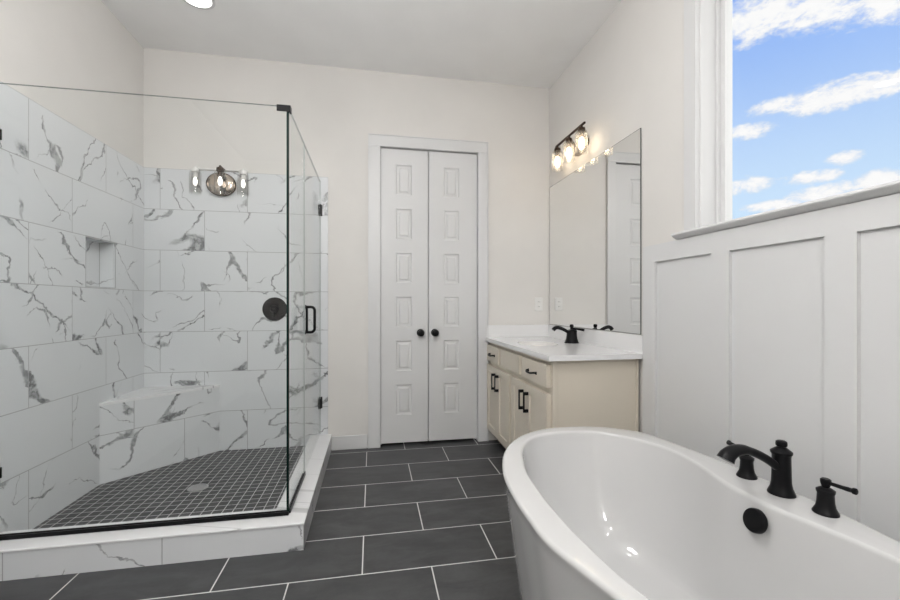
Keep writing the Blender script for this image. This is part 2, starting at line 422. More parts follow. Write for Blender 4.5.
# closet doors: casing, jambs, two six-panel leaves with round knobs
cz = B((OX0-0.098, OX0, D-0.018, D, 0, OZ), (OX1, OX1+0.088, D-0.018, D, 0, OZ), (OX0-0.098, OX1+0.088, D-0.018, D, OZ, OZ+0.093), bev=0.003)
box(cz, OX0-0.020, OX0, D-0.004, D+E_, 0, OZ); box(cz, OX1, OX1+0.020, D-0.004, D+E_, 0, OZ); box(cz, OX0-0.02, OX1+0.02, D-0.004, D+E_, OZ, OZ+0.02)
box(cz, OX0, OX0+0.012, D+0.062, D+0.10, 0, OZ); box(cz, OX1-0.012, OX1, D+0.062, D+0.10, 0, OZ); box(cz, OX0+0.012, OX1-0.012, D+0.062, D+0.10, OZ-0.012, OZ)
box(cz, OX0-0.098, OX0-0.092, D-0.024, D-0.018, 0, OZ+0.093); box(cz, OX1+0.082, OX1+0.088, D-0.024, D-0.018, 0, OZ+0.093); box(cz, OX0-0.092, OX1+0.082, D-0.024, D-0.018, OZ+0.087, OZ+0.093)
struct('trim_1', cz, M['trim'])
LY = D+0.014
def leaf(name, x0, x1, pcx, knob_x, label):
    w = x1-x0; h = OZ-0.006-0.022
    pc = pcx-x0; pw = 0.066
    pans = []
    for k in range(6):
        zt = 2.312-0.3625*k-0.022
        pans.append((pc-pw, pc+pw, zt-0.250, zt))
    bm = panel_slab(w, h, 0.035, pans, [(0.010, -0.009), (0.014, 0.0), (0.010, 0.006)])
    bmesh.ops.translate(bm, verts=bm.verts, vec=(x0, LY, 0.022))
    o = struct(name, bm, M['trim'], label=label, cat='door')
    k = bmesh.new()
    mt = Matrix.Translation((knob_x, LY, 0.926)) @ Matrix.Rotation(PI/2, 4, 'X')
    lathe(k, [(0.031, 0.0), (0.031, 0.005), (0.027, 0.009), (0.012, 0.012), (0.011, 0.028), (0.018, 0.034), (0.027, 0.042), (0.0295, 0.052), (0.026, 0.062), (0.015, 0.068), (0.004, 0.0695)], mt)
    kb = obj('knob', k, M['black'], o, 40); kb['label'] = 'round black door knob'
    return o
leaf('door_1', OX0+0.003, 0.4550, 0.2560, 0.3930, 'left leaf of the white six-panel closet double door')
leaf('door_2', 0.4615, OX1-0.003, 0.6555, 0.5125, 'right leaf of the white six-panel closet double door')

# window: jambs, casing, stool, sash, glass
jb = B((XR-0.002, RW1, WY1-0.012, WY1, WZ0, WZ1), (XR-0.002, RW1, WY0, WY0+0.012, WZ0, WZ1), (XR-0.002, RW1, WY0+0.012, WY1-0.012, WZ1-0.012, WZ1), (XR, RW1, WY0+0.012, WY1-0.012, WZ0, WZ0+0.012))
win = struct('window_1', jb, M['trim'])
fy0, fy1, fz0, fz1 = WY0+0.012, WY1-0.012, WZ0+0.012, WZ1-0.012
def frame_bm(x0, x1, y0, y1, z0, z1, w, bev=0.002):
    return B((x0, x1, y0, y0+w, z0, z1), (x0, x1, y1-w, y1, z0, z1), (x0, x1, y0+w, y1-w, z0, z0+w), (x0, x1, y0+w, y1-w, z1-w, z1), bev=bev)
obj('window_frame', frame_bm(XR+0.078, XR+0.145, fy0, fy1, fz0, fz1, 0.016), M['trim'], win)
obj('sash', frame_bm(XR+0.092, XR+0.135, fy0+0.016, fy1-0.016, fz0+0.016, fz1-0.016, 0.023), M['trim'], win)
obj('glass', B((XR+0.099, XR+0.104, fy0+0.037, fy1-0.037, fz0+0.037, fz1-0.037)), M['glass_window'], win)
cs = B((XR-0.020, XR, WY1-0.004, WY1+0.078, WZ0+0.016, WZ1+0.085), (XR-0.020, XR, WY0-0.078, WY0+0.004, WZ0+0.016, WZ1+0.085), (XR-0.020, XR, WY0+0.004, WY1-0.004, WZ1-0.004, WZ1+0.085), bev=0.003)
box(cs, XR-0.026, XR-0.019, WY1-0.004, WY1+0.004, WZ0+0.016, WZ1, 0.002)
obj('window_casing', cs, M['trim'], win)
st = bmesh.new()
# moulded stool: profile swept along y
prof = [(XR+0.0, 1.488), (XR-0.018, 1.488), (XR-0.030, 1.492), (XR-0.040, 1.499), (XR-0.046, 1.503), (XR-0.050, 1.508), (XR-0.049, 1.514), (XR-0.044, 1.518), (XR+0.075, 1.518), (XR+0.075, 1.5125), (XR+0.0, 1.5125)]
def sweep_y(bm, prof, y0, y1):
    a = [bm.verts.new((x, y0, z)) for x, z in prof]; b = [bm.verts.new((x, y1, z)) for x, z in prof]
    n = len(prof); fs = [bm.faces.new((a[k], a[(k+1) % n], b[(k+1) % n], b[k])) for k in range(n)]
    fs += [bm.faces.new(a), bm.faces.new(list(reversed(b)))]
    bmesh.ops.recalc_face_normals(bm, faces=fs)
sweep_y(st, [p for p in prof if p[0] <= XR+0.001 or p[1] > 1.516 or p[0] > XR+0.07], WY0+0.0125, WY1-0.0125)
for (ya, yb) in ((WY1-0.0125, 1.862), (WY0-0.13, WY0+0.0125)):
    sweep_y(st, [(XR, 1.488), (XR-0.018, 1.488), (XR-0.030, 1.492), (XR-0.040, 1.499), (XR-0.046, 1.503), (XR-0.050, 1.508), (XR-0.049, 1.514), (XR-0.044, 1.518), (XR, 1.518)], ya, yb)
struct('trim_2', st, M['trim'])

# board-and-batten wainscot along the right wall
wb = B((XR-0.004, XR, YF, 2.132, 0, 1.484), (XR-0.018, XR-0.004, YF, 2.132, 1.393, 1.486), (XR-0.018, XR-0.004, YF, 2.132, 0, 0.14))
k = 0
ys = [2.0300-0.4825*i for i in range(8)]
for y in ys:
    y1 = y+0.098 if y < 2.0 else 2.132
    if y > YF: box(wb, XR-0.018, XR-0.004, y, y1, 0.14, 1.393)
struct('trim_3', wb, M['trim'])

# ---------------------------------------------------------------- shower: tiled walls, floor, bench, curb
ZT = 2.1716
FX = -0.475; CX = -0.320; CY0 = 2.067; CY1 = 2.235; CZ = 0.130; SZ = 0.050
TX = -0.347                                   # right end of the tile on the back wall
tb = B((XL+TT, TX, D-TT, D, 0.0, ZT))
struct('wall_back.001', tb, M['tile_back'])
tl = bmesh.new()
for b in ((XL, XL+TT, 1.95, NY0, 0, ZT), (XL, XL+TT, NY1, D, 0, ZT), (XL, XL+TT, NY0, NY1, 0, NZ0), (XL, XL+TT, NY0, NY1, NZ1, ZT)): box(tl, *b)
struct('wall_left.001', tl, M['tile_left'])
# niche lining
nb = bmesh.new()
for b in ((XL-ND, XL-ND+0.008, NY0, NY1, NZ0, NZ1), (XL-ND+0.008, XL, NY0, NY0+0.006, NZ0, NZ1), (XL-ND+0.008, XL, NY1-0.006, NY1, NZ0, NZ1), (XL-ND+0.008, XL, NY0+0.006, NY1-0.006, NZ0, NZ0+0.006), (XL-ND+0.008, XL, NY0+0.006, NY1-0.006, NZ1-0.006, NZ1)): box(nb, *b)
M['tile_niche'] = marble('marble tile niche', (0.6, 0.8, 0), 20.0, -9.0, tw=0.9, th=20.0, amount=0.7, seed=8.0)
M['grout'] = plain('grey grout line', (0.36, 0.365, 0.375), 0.7)
nch = thing('shower_niche', 'square marble-tiled niche recessed in the left shower wall', 'niche', (XL-ND/2, (NY0+NY1)/2, NZ0))
obj('lining', nb, M['tile_niche'], nch)
g_ = bmesh.new(); e0, e1 = XL+TT-0.002, XL+TT+0.0006
for b in ((e0, e1, NY0+0.0002, NY0+0.003, NZ0, NZ1), (e0, e1, NY1-0.003, NY1-0.0002, NZ0, NZ1), (e0, e1, NY0+0.003, NY1-0.003, NZ0+0.0002, NZ0+0.003), (e0, e1, NY0+0.003, NY1-0.003, NZ1-0.003, NZ1-0.0002)): box(g_, *b)
for yy in (NY0+0.0062, NY1-0.0085): box(g_, XL-ND+0.0082, XL-ND+0.0105, yy, yy+0.0023, NZ0+0.0061, NZ1-0.0061)
obj('grout_edge', g_, M['grout'], nch)
M['mosaic'] = mosaic_tile('charcoal mosaic tile', FX, CY1)
struct('floor.001', B((XL+TT, FX, CY1, D-TT, 0.0, SZ)), M['mosaic'])
# corner bench
BL = 0.512; BZ = 0.552
bx, by = XL+TT+0.0005, D-TT-0.0005
bench = thing('shower_bench', 'triangular marble-tiled bench built into the back corner of the shower', 'bench', (bx, by, SZ))
def tri(bm, L, z0, z1):
    a = [bm.verts.new((bx, by, z)) for z in (z0, z1)]; b = [bm.verts.new((bx, by-L, z)) for z in (z0, z1)]; c = [bm.verts.new((bx+L, by, z)) for z in (z0, z1)]
    fs = [bm.faces.new((a[0], b[0], c[0])), bm.faces.new((a[1], c[1], b[1])), bm.faces.new((b[0], b[1], c[1], c[0])), bm.faces.new((a[0], a[1], b[1], b[0])), bm.faces.new((a[0], c[0], c[1], a[1]))]
    bmesh.ops.recalc_face_normals(bm, faces=fs)
q = bmesh.new(); tri(q, BL, SZ, BZ-0.018); obj('bench_front', q, M['tile_bench'], bench)
q = bmesh.new(); tri(q, BL+0.004, BZ-0.018, BZ); obj('bench_seat', q, M['bench_top'], bench)
bench.children[1]['label'] = 'smooth pale marble bench top'
# curb (L-shaped threshold)
curb = thing('shower_curb', 'L-shaped marble-clad curb around the foot of the shower', 'curb', ((XL+CX)/2, CY0, 0))
obj('front_face', B((XL+TT+0.0005, CX, CY0, CY1, 0, CZ-0.012)), M['tile_curb'], curb)
M['tile_curb2'] = marble('marble tile curb side', (0, 1, 0), CY0, -0.12, seed=11.0, amount=0.8, base=(0.73, 0.74, 0.755))
obj('side_face', B((FX, CX, CY1, D-TT-0.0005, 0, CZ-0.012)), M['tile_curb2'], curb)
q = B((XL+TT+0.0005, CX+0.004, CY0-0.004, CY1+0.003, CZ-0.012, CZ), bev=0.004); box(q, FX-0.003, CX+0.004, CY1+0.003, D-TT-0.0005, CZ-0.012, CZ, 0.003)
obj('top_slab', q, M['curb_top'], curb)

# ---------------------------------------------------------------- shower glass
GX = -0.402; GY = 2.160; GT = 0.010; GT2 = 0.007; GZ = 2.132
gl_group = 'frameless shower glass'
p1 = thing('shower_glass_panel', 'wide fixed clear glass panel across the front of the shower', 'glass panel', ((XL+GX)/2, GY, CZ), gl_group)
gx0 = XL+TT+0.001
obj('glass', B((gx0, GX-GT-0.0012, GY-GT/2, GY+GT/2, CZ+0.012, GZ-0.0025)), M['glass'], p1)
q = B((GX-GT-0.001, GX, GY-GT/2-0.0005, GY+GT/2+0.0005, CZ+0.002, GZ))
e = obj('polished_edge', q, M['edge_dark'], p1); e['label'] = 'dark green polished vertical glass edge'
obj('top_edge', B((gx0, GX-GT-0.001, GY-GT/2, GY+GT/2, GZ-0.0014, GZ)), M['edge_top'], p1)
q = B((gx0, GX-0.001, GY-0.011, GY-GT/2-0.0006, CZ+0.0008, CZ+0.019), (gx0, GX-0.012, GY+GT/2+0.0006, GY+0.011, CZ+0.0008, CZ+0.019), (gx0, GX-0.012, GY-0.011, GY+0.011, CZ+0.0008, CZ+0.011))
e = obj('bottom_channel', q, M['black'], p1); e['label'] = 'black metal bottom channel'
for z in (0.42, 1.91):
    c_ = B((gx0, gx0+0.046, GY-0.014, GY-GT/2-0.0006, z-0.024, z+0.024), (gx0, gx0+0.046, GY+GT/2+0.0006, GY+0.014, z-0.024, z+0.024), bev=0.002)
    obj('wall_clamp', c_, M['black'], p1)
p2 = thing('shower_glass_panel', 'narrow fixed glass panel between the shower corner and the shower door', 'glass panel', (GX-GT/2, 2.36, CZ), gl_group)
DY0 = 2.645
obj('glass', B((GX-GT2, GX, GY+GT/2+0.002, DY0-0.0035, CZ+0.012, GZ-0.0025)), M['glass'], p2)
obj('polished_edge', B((GX-GT2, GX, DY0-0.003, DY0-0.0005, CZ+0.002, GZ)), M['edge_pale'], p2)
obj('top_edge', B((GX-GT2, GX, GY+GT/2+0.002, DY0-0.0035, GZ-0.0014, GZ)), M['edge_white'], p2)
e = obj('bottom_channel', B((GX-GT-0.004, GX+0.004, GY+0.012, DY0-0.001, CZ+0.0008, CZ+0.011), (GX+0.0006, GX+0.005, GY+0.012, DY0-0.001, CZ+0.0008, CZ+0.022)), M['black'], p2); e['label'] = 'black metal bottom channel'
# corner clip that ties both panels together
clip = thing('corner_clip', 'small black metal clip on the top corner of the shower glass', 'clip', (GX, GY, GZ-0.03))
obj('front_plate', B((GX-0.056, GX+0.003, GY-0.012, GY-GT/2-0.0008, GZ-0.028, GZ+0.003), bev=0.0015), M['black'], clip)
obj('side_plate', B((GX+0.0008, GX+0.009, GY-0.012, GY+0.022, GZ-0.028, GZ+0.003), bev=0.0015), M['black'], clip)
# door
DY1 = D-TT-0.008
sd = thing('shower_door', 'hinged clear glass shower door with a black handle and two black hinges', 'shower door', (GX-GT/2, (DY0+DY1)/2, CZ), gl_group)
obj('glass', B((GX-GT2, GX, DY0+0.004, DY1-0.003, CZ+0.012, GZ-0.0025)), M['glass'], sd)
obj('polished_edge', B((GX-GT2, GX, DY0+0.001, DY0+0.0035, CZ+0.010, GZ)), M['edge_pale'], sd)
obj('polished_edge', B((GX-GT2, GX, DY1-0.0028, DY1, CZ+0.010, GZ)), M['edge_pale'], sd)
obj('top_edge', B((GX-GT2, GX, DY0+0.004, DY1-0.003, GZ-0.0014, GZ)), M['edge_white'], sd)
for z in (0.385, 1.905):
    hg = B((GX+0.0006, GX+0.006, DY1-0.050, DY1+0.0002, z-0.040, z+0.040), (GX-GT2-0.006, GX-GT2-0.0006, DY1-0.050, DY1+0.0002, z-0.040, z+0.040), (GX-0.014, GX+0.013, DY1+0.0003, DY1+0.0078, z-0.045, z+0.045), bev=0.0012)
    obj('hinge', hg, M['black'], sd)
hd = bpy.data.objects.new('handle', None)
def pull_loop(side):
    # D pull: two posts leaving the glass and a grip bar
    y = DY0+0.0165; z0, z1 = 0.992, 1.146
    gx = GX+0.0012 if side > 0 else GX-GT-0.0012
    def at(dx, z): return (gx+side*dx, y, z)
    path = [at(0, z0+0.010)]
    for a in range(0, 91, 15): path.append(at(0.032+0.022*math.sin(math.radians(a)), z0+0.022-0.022*math.cos(math.radians(a))+0.0))
    for a in range(0, 91, 15): path.append(at(0.032+0.022*math.cos(math.radians(a)), z1-0.022+0.022*math.sin(math.radians(a))))
    path += [at(0, z1-0.010)]
    path[0] = at(0, z0); path[-1] = at(0, z1)
    bm = bmesh.new(); tube(bm, path, 0.0085, 14)
    for z in (z0, z1):
        lathe(bm, [(0.013, 0), (0.013, 0.004), (0.010, 0.006)], Matrix.Translation((gx, y, z)) @ Matrix.Rotation(side*PI/2, 4, 'Y'), 20)
    if side > 0:
        tube(bm, [(gx+0.008, y, z0+0.001), (gx+0.008, y, z1-0.001)], 0.0075, 12)
    return bm
ho = obj('handle', pull_loop(1), M['black'], sd, 40); ho['label'] = 'rounded black pull handle outside the glass'

# drain
dr = thing('shower_drain', 'round steel drain grate in the dark mosaic shower floor', 'drain', (-1.038, 2.765, SZ))
q = bmesh.new(); lathe(q, [(0.056, 0), (0.056, 0.003), (0.052, 0.0045), (0.044, 0.0045), (0.043, 0.0018), (0.0, 0.0018)][:5], Matrix.Translation((-1.038, 2.765, SZ)), 40, True, True)
obj('rim', q, M['steel'], dr, 30)
q = bmesh.new()
for i in range(-4, 5):
    x = i*0.0095; hl = math.sqrt(max(0.0, 0.0425**2-x*x))
    if hl > 0.006: box(q, -1.038+x-0.0025, -1.038+x+0.0025, 2.765-hl, 2.765+hl, SZ+0.0019, SZ+0.0042)
    if hl > 0.006 and i % 2 == 0: box(q, -1.038-hl, -1.038+hl, 2.765+x-0.0022, 2.765+x+0.0022, SZ+0.0019, SZ+0.0038)
obj('grate', q, M['steel'], dr)

# shower valve
VX, VZ = -0.744, 1.125; VY = D-TT
vv = thing('shower_valve', 'round black shower control plate on the marble back wall', 'shower valve', (VX, VY, VZ))
mt = Matrix.Translation((VX, VY, VZ)) @ Matrix.Rotation(PI/2, 4, 'X')
q = bmesh.new(); lathe(q, [(0.091, 0), (0.091, 0.004), (0.087, 0.008), (0.070, 0.011), (0.066, 0.010), (0.034, 0.012)], mt, 56); obj('trim_plate', q, M['black'], vv, 35)
q = bmesh.new(); lathe(q, [(0.030, 0.0), (0.029, 0.020), (0.024, 0.034), (0.021, 0.046), (0.015, 0.050)], Matrix.Translation((VX, VY-0.0125, VZ)) @ Matrix.Rotation(PI/2, 4, 'X'), 32)
tube(q, smooth_path([(VX, VY-0.048, VZ-0.010), (VX+0.002, VY-0.050, VZ-0.035), (VX+0.004, VY-0.052, VZ-0.062)], 5), [0.0065+0.0004*i for i in range(11)], 12)
obj('lever', q, M['black'], vv, 40)

# ---------------------------------------------------------------- wall lamps with clear glass jars
def jar_lamp(parent, origin, right, out, r=0.043, h=0.155, bulb='bulb', dark='bronze', bs=1.0, gm='jar'):
    """one clear cylinder shade hanging from a socket at origin; returns nothing"""
    ox = Vector(origin)
    mt = Matrix.Translation(ox)
    so = bmesh.new(); lathe(so, [(0.008, 0.032), (0.010, 0.020), (0.024, 0.016), (0.026, 0.0), (0.026, -0.010), (0.022, -0.014), (0.016, -0.016), (0.016, -0.034), (0.019, -0.036), (0.019, -0.046), (0.012, -0.048)], mt, 28)
    s = obj('socket', so, M[dark], parent, 40)
    jr = bmesh.new()
    prof = [(0.027, -0.004), (r*0.86, -0.008), (r, -0.022), (r, -h), (r-0.0025, -h), (r-0.0025, -0.024), (r*0.84, -0.0115), (0.027, -0.0075)]
    lathe(jr, prof, mt, 36, False, False)
    j = obj('lamp_shade', jr, M[gm], parent, 40); j['label'] = 'clear glass cylinder shade'
    bb = bmesh.new(); lathe(bb, [(r_*bs, -0.0485+z_*bs) for r_, z_ in ((0.009, 0), (0.013, -0.010), (0.0195, -0.030), (0.020, -0.050), (0.015, -0.072), (0.004, -0.082))], mt, 20)
    b = obj('bulb', bb, M[bulb], s, 60); b['label'] = 'glowing filament bulb'
    return s
# lamp above the vanity mirror (right wall)
LYC = 2.872
vl = thing('wall_light', 'three-jar bronze vanity light glowing above the mirror on the right wall', 'wall light', (XR, LYC, 2.36), 'vanity wall lights')
q = bmesh.new()
mt = Matrix.Translation((XR-0.0005, LYC, 2.335)) @ Matrix.Rotation(-PI/2, 4, 'Y') @ Matrix.Diagonal((0.062/0.1, 0.115/0.1, 1, 1))
lathe(q, [(0.10, 0), (0.10, 0.006), (0.094, 0.014), (0.07, 0.018), (0.0, 0.019)][:4], mt, 48); obj('back_plate', q, M['bronze'], vl, 40)
BXC = XR-0.100; BZC = 2.406
q = bmesh.new(); box(q, BXC-0.007, BXC+0.007, LYC-0.235, LYC+0.225, BZC-0.007, BZC+0.007, 0.002); obj('bar', q, M['bronze'], vl)
q = bmesh.new(); tube(q, smooth_path([(XR-0.016, LYC, 2.335), (XR-0.055, LYC, 2.345), (XR-0.088, LYC, 2.37), (BXC, LYC, BZC)], 5), 0.008, 12); obj('arm', q, M['bronze'], vl, 40)
for dy in (-0.190, 0.0, 0.195):
    jar_lamp(vl, (BXC, LYC+dy, BZC-0.038), None, None, 0.042, 0.155)
# solid stand-in on the back wall for a lamp reflected in the glass
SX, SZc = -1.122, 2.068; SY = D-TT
sl = thing('wall_light', 'stand-in for a reflected three-jar light with oval brown nickel plate on the tiled shower wall', 'wall light', (SX, SY, SZc), 'vanity wall lights')
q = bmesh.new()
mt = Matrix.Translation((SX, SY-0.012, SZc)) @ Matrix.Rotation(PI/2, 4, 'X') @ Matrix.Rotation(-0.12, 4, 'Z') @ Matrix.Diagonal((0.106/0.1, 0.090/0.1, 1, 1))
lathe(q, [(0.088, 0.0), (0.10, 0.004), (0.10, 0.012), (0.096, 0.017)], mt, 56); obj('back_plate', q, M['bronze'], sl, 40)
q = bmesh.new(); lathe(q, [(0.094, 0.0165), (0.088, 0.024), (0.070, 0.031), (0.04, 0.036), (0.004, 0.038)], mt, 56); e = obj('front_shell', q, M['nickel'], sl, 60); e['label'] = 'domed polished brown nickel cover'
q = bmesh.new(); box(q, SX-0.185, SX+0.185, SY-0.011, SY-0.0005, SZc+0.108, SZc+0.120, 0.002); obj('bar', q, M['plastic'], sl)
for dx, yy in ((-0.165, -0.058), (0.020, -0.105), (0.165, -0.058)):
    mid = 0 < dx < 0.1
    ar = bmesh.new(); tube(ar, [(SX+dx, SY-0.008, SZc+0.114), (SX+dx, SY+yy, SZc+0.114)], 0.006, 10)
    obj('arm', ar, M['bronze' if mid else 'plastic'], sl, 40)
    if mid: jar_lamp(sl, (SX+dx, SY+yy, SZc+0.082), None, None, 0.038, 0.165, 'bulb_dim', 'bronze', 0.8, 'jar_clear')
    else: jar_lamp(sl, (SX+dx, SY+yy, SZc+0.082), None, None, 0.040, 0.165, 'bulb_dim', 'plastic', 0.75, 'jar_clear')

# ---------------------------------------------------------------- vanity
VYN, VYF = 2.170, D-0.002; FXV = 0.976; VT = 0.851
va = thing('vanity_cabinet', 'taupe painted bathroom vanity cabinet under the white countertop', 'cabinet', ((FXV+XR)/2, (VYN+VYF)/2, 0))
XB = XR-0.016
bd = B((FXV+0.008, XB, VYN+0.012, VYF, 0.105, VT))
box(bd, FXV+0.008, FXV+0.035, VYN, VYN+0.012, 0.105, VT, 0.002); box(bd, XB-0.014, XB, VYN, VYN+0.012, 0.105, VT, 0.002); box(bd, FXV+0.035, XB-0.014, VYN+0.006, VYN+0.012, 0.105, VT)
obj('body', bd, M['cabinet'], va)
obj('toe_kick', B((FXV+0.075, XB, VYN+0.02, VYF, 0, 0.105)), M['toe'], va)
def front(name, y0, y1, z0, z1, shaker):
    w = y1-y0; h = z1-z0
    pans = [(0.052, w-0.052, 0.052, h-0.052)] if shaker else []
    bm = panel_slab(w, h, 0.027, pans, [(0.002, -0.010)] if shaker else [])
    if not shaker:
        bmesh.ops.bevel(bm, geom=list(bm.edges), offset=0.0025, segments=2, affect='EDGES')
    # slab local x -> world -y, local -y -> world -x
    bmesh.ops.transform(bm, matrix=Matrix.Translation((FXV-0.0195, y1, z0)) @ Matrix.Rotation(-PI/2, 4, 'Z'), verts=bm.verts)
    return obj(name, bm, M['cabinet'], va)
def bar_pull(parent, c, vertical, length):
    bm = bmesh.new(); x = FXV-0.0198; L = length/2
    if vertical:
        box(bm, x-0.034, x-0.024, c[0]-0.005, c[0]+0.005, c[1]-L, c[1]+L, 0.002)
        for s in (-1, 1): box(bm, x-0.026, x, c[0]-0.007, c[0]+0.007, c[1]+s*(L-0.010)-0.010, c[1]+s*(L-0.010)+0.010, 0.002)
    else:
        path = smooth_path([(x, c[0]+L, c[1]), (x-0.014, c[0]+L*0.92, c[1]+0.002), (x-0.026, c[0]+L*0.5, c[1]-0.003), (x-0.027, c[0], c[1]-0.004), (x-0.026, c[0]-L*0.5, c[1]-0.003), (x-0.014, c[0]-L*0.92, c[1]+0.002), (x, c[0]-L, c[1])], 4)
        tube(bm, path, 0.006, 10)
        for s in (-1, 1): lathe(bm, [(0.010, 0), (0.010, 0.003), (0.007, 0.006)], Matrix.Translation((x, c[0]+s*L, c[1])) @ Matrix.Rotation(-PI/2, 4, 'Y'), 16)
    p = obj('pull', bm, M['black'], parent, 40); p['label'] = 'black metal pull'
zA, zB, zC, zD = 0.112, 0.657, 0.692, 0.822
d1 = front('drawer', 3.100, 3.432, zC, zD, False); bar_pull(d1, (3.262, 0.752), False, 0.125)
front('drawer_front', 2.640, 3.050, zC, zD, False)
d3 = front('drawer', 2.195, 2.590, zC, zD, False); bar_pull(d3, (2.405, 0.753), False, 0.125)
for (y0, y1, py) in ((3.142, 3.432, 3.182), (2.846, 3.138, 3.098), (2.516, 2.800, 2.556), (2.195, 2.512, 2.472)):
    dd = front('door', y0, y1, zA, zB, True)
    bar_pull(dd, (py, 0.551), True, 0.128)

# countertop with sink cut-out and splashes
CXF, CYN, CZT = 0.946, 2.135, 0.881
SKX, SKY, SRX, SRY = 1.165, 2.830, 0.130, 0.165
ct = thing('countertop', 'white quartz countertop on the taupe vanity cabinet', 'countertop', ((CXF+XR)/2, (CYN+D)/2, VT))
def slab_with_hole(x0, x1, y0, y1, z0, z1, cx, cy, rx, ry, n=64):
    bm = bmesh.new()
    crn = [math.atan2(y-cy, x-cx) for x in (x0, x1) for y in (y0, y1)]
    angs = sorted([2*PI*k/n-PI for k in range(n)]+crn)
    out, inn = [], []
    for a in angs:
        c, s = math.cos(a), math.sin(a)
        tx = ((x1-cx)/c if c > 1e-9 else (x0-cx)/c if c < -1e-9 else 1e9); ty = ((y1-cy)/s if s > 1e-9 else (y0-cy)/s if s < -1e-9 else 1e9)
        tt = min(tx, ty); out.append((cx+tt*c, cy+tt*s))
        rr = 1/((abs(c)/rx)**2.6+(abs(s)/ry)**2.6)**(1/2.6); inn.append((cx+rr*c, cy+rr*s))
    N = len(angs)
    R = {}
    for nm, pts in (('o', out), ('i', inn)):
        for zz, z in (('t', z1), ('b', z0)): R[nm+zz] = [bm.verts.new((x, y, z)) for x, y in pts]
    for k in range(N):
        j = (k+1) % N
        for a, b in (('ot', 'it'), ('ob', 'ib'), ('ot', 'ob'), ('it', 'ib')):
            try: bm.faces.new((R[a][k], R[a][j], R[b][j], R[b][k]))
            except ValueError: pass
    bmesh.ops.recalc_face_normals(bm, faces=bm.faces)
    return bm, inn
q, oval = slab_with_hole(CXF, XR-0.0185, CYN, D-0.001, VT, CZT, SKX, SKY, SRX, SRY)
obj('slab', q, M['quartz'], ct)
tag(obj('backsplash', B((XR-0.0185, XR-0.0005, CYN, D-0.0205, VT, 0.984), bev=0.0015), M['quartz']), 'long low white quartz backsplash under the mirror', 'backsplash', 'quartz backsplashes')
tag(obj('backsplash', B((CXF+0.004, XR-0.0005, D-0.0205, D-0.001, CZT, 0.984), bev=0.0015), M['quartz']), 'short low white quartz backsplash on the back wall below the outlet', 'backsplash', 'quartz backsplashes')
sk = thing('sink', 'white oval undermount sink in the vanity countertop', 'sink', (SKX, SKY, VT-0.14))
q = bmesh.new(); rings = []
for f, z in ((1.10, VT-0.001), (1.02, VT-0.001), (1.0, VT-0.006), (0.97, VT-0.05), (0.88, VT-0.10), (0.62, VT-0.13), (0.2, VT-0.14), (0.10, VT-0.141)):
    rings.append([q.verts.new((SKX+(x-SKX)*f, SKY+(y-SKY)*f, z)) for x, y in oval])
for a, b in zip(rings, rings[1:]):
    for k in range(len(a)): q.faces.new((a[k], a[(k+1) % len(a)], b[(k+1) % len(a)], b[k]))
q.faces.new(rings[-1]); bmesh.ops.recalc_face_normals(q, faces=q.faces)
bo = obj('bowl', q, M['porcelain'], sk, 50)
sm = bo.modifiers.new('thick', 'SOLIDIFY'); sm.thickness = 0.006; sm.offset = 1 if False else -1
q = bmesh.new(); lathe(q, [(0.022, 0), (0.022, 0.003), (0.016, 0.004)], Matrix.Translation((SKX, SKY, VT-0.1405)), 24); obj('drain', q, M['black'], sk, 40)

# sink faucet
fx, fy = 1.428, 2.828
fa = thing('sink_faucet', 'black single-handle faucet on the vanity countertop', 'faucet', (fx, fy, CZT))
q = bmesh.new(); lathe(q, [(a_, b_*0.93) for a_, b_ in [(0.052, 0), (0.052, 0.006), (0.047, 0.012), (0.040, 0.035), (0.037, 0.060), (0.036, 0.082), (0.038, 0.088), (0.038, 0.096), (0.030, 0.102), (0.022, 0.106)]], Matrix.Translation((fx, fy, CZT)), 32); obj('body', q, M['black'], fa, 40)
q = bmesh.new(); pth = smooth_path([(fx-0.016, fy, CZT+0.0688), (fx-0.045, fy+0.002, CZT+0.0893), (fx-0.080, fy+0.004, CZT+0.1060), (fx-0.108, fy+0.006, CZT+0.1125), (fx-0.128, fy+0.008, CZT+0.1070), (fx-0.140, fy+0.009, CZT+0.0939)], 5)
tube(q, pth, [0.0115+0.0035*(i/(len(pth)-1)) for i in range(len(pth))], 16); obj('spout', q, M['black'], fa, 50)
q = bmesh.new(); lathe(q, [(a_, b_*0.93) for a_, b_ in [(0.012, 0.106), (0.010, 0.120), (0.014, 0.128), (0.014, 0.140), (0.008, 0.146)]], Matrix.Translation((fx, fy, CZT)), 20)
tube(q, [(fx, fy, CZT+0.1042), (fx+0.025, fy-0.030, CZT+0.1023), (fx+0.060, fy-0.070, CZT+0.0967)], [0.008, 0.007, 0.010], 12); obj('lever', q, M['black'], fa, 40)

# mirror
mi = thing('mirror', 'large frameless wall mirror above the vanity countertop', 'mirror', (XR, 2.80, 0.988))
obj('mirror_glass', B((XR-0.0065, XR-0.0008, 2.170, 3.424, 0.9895, 2.178)), M['mirror'], mi)
me_ = frame_bm(XR-0.0062, XR-0.0009, 2.1675, 3.4262, 0.9870, 2.1805, 0.0024, 0.0); e = obj('polished_edge', me_, M['mirror_edge'], mi); e['label'] = 'thin dark mirror edge'

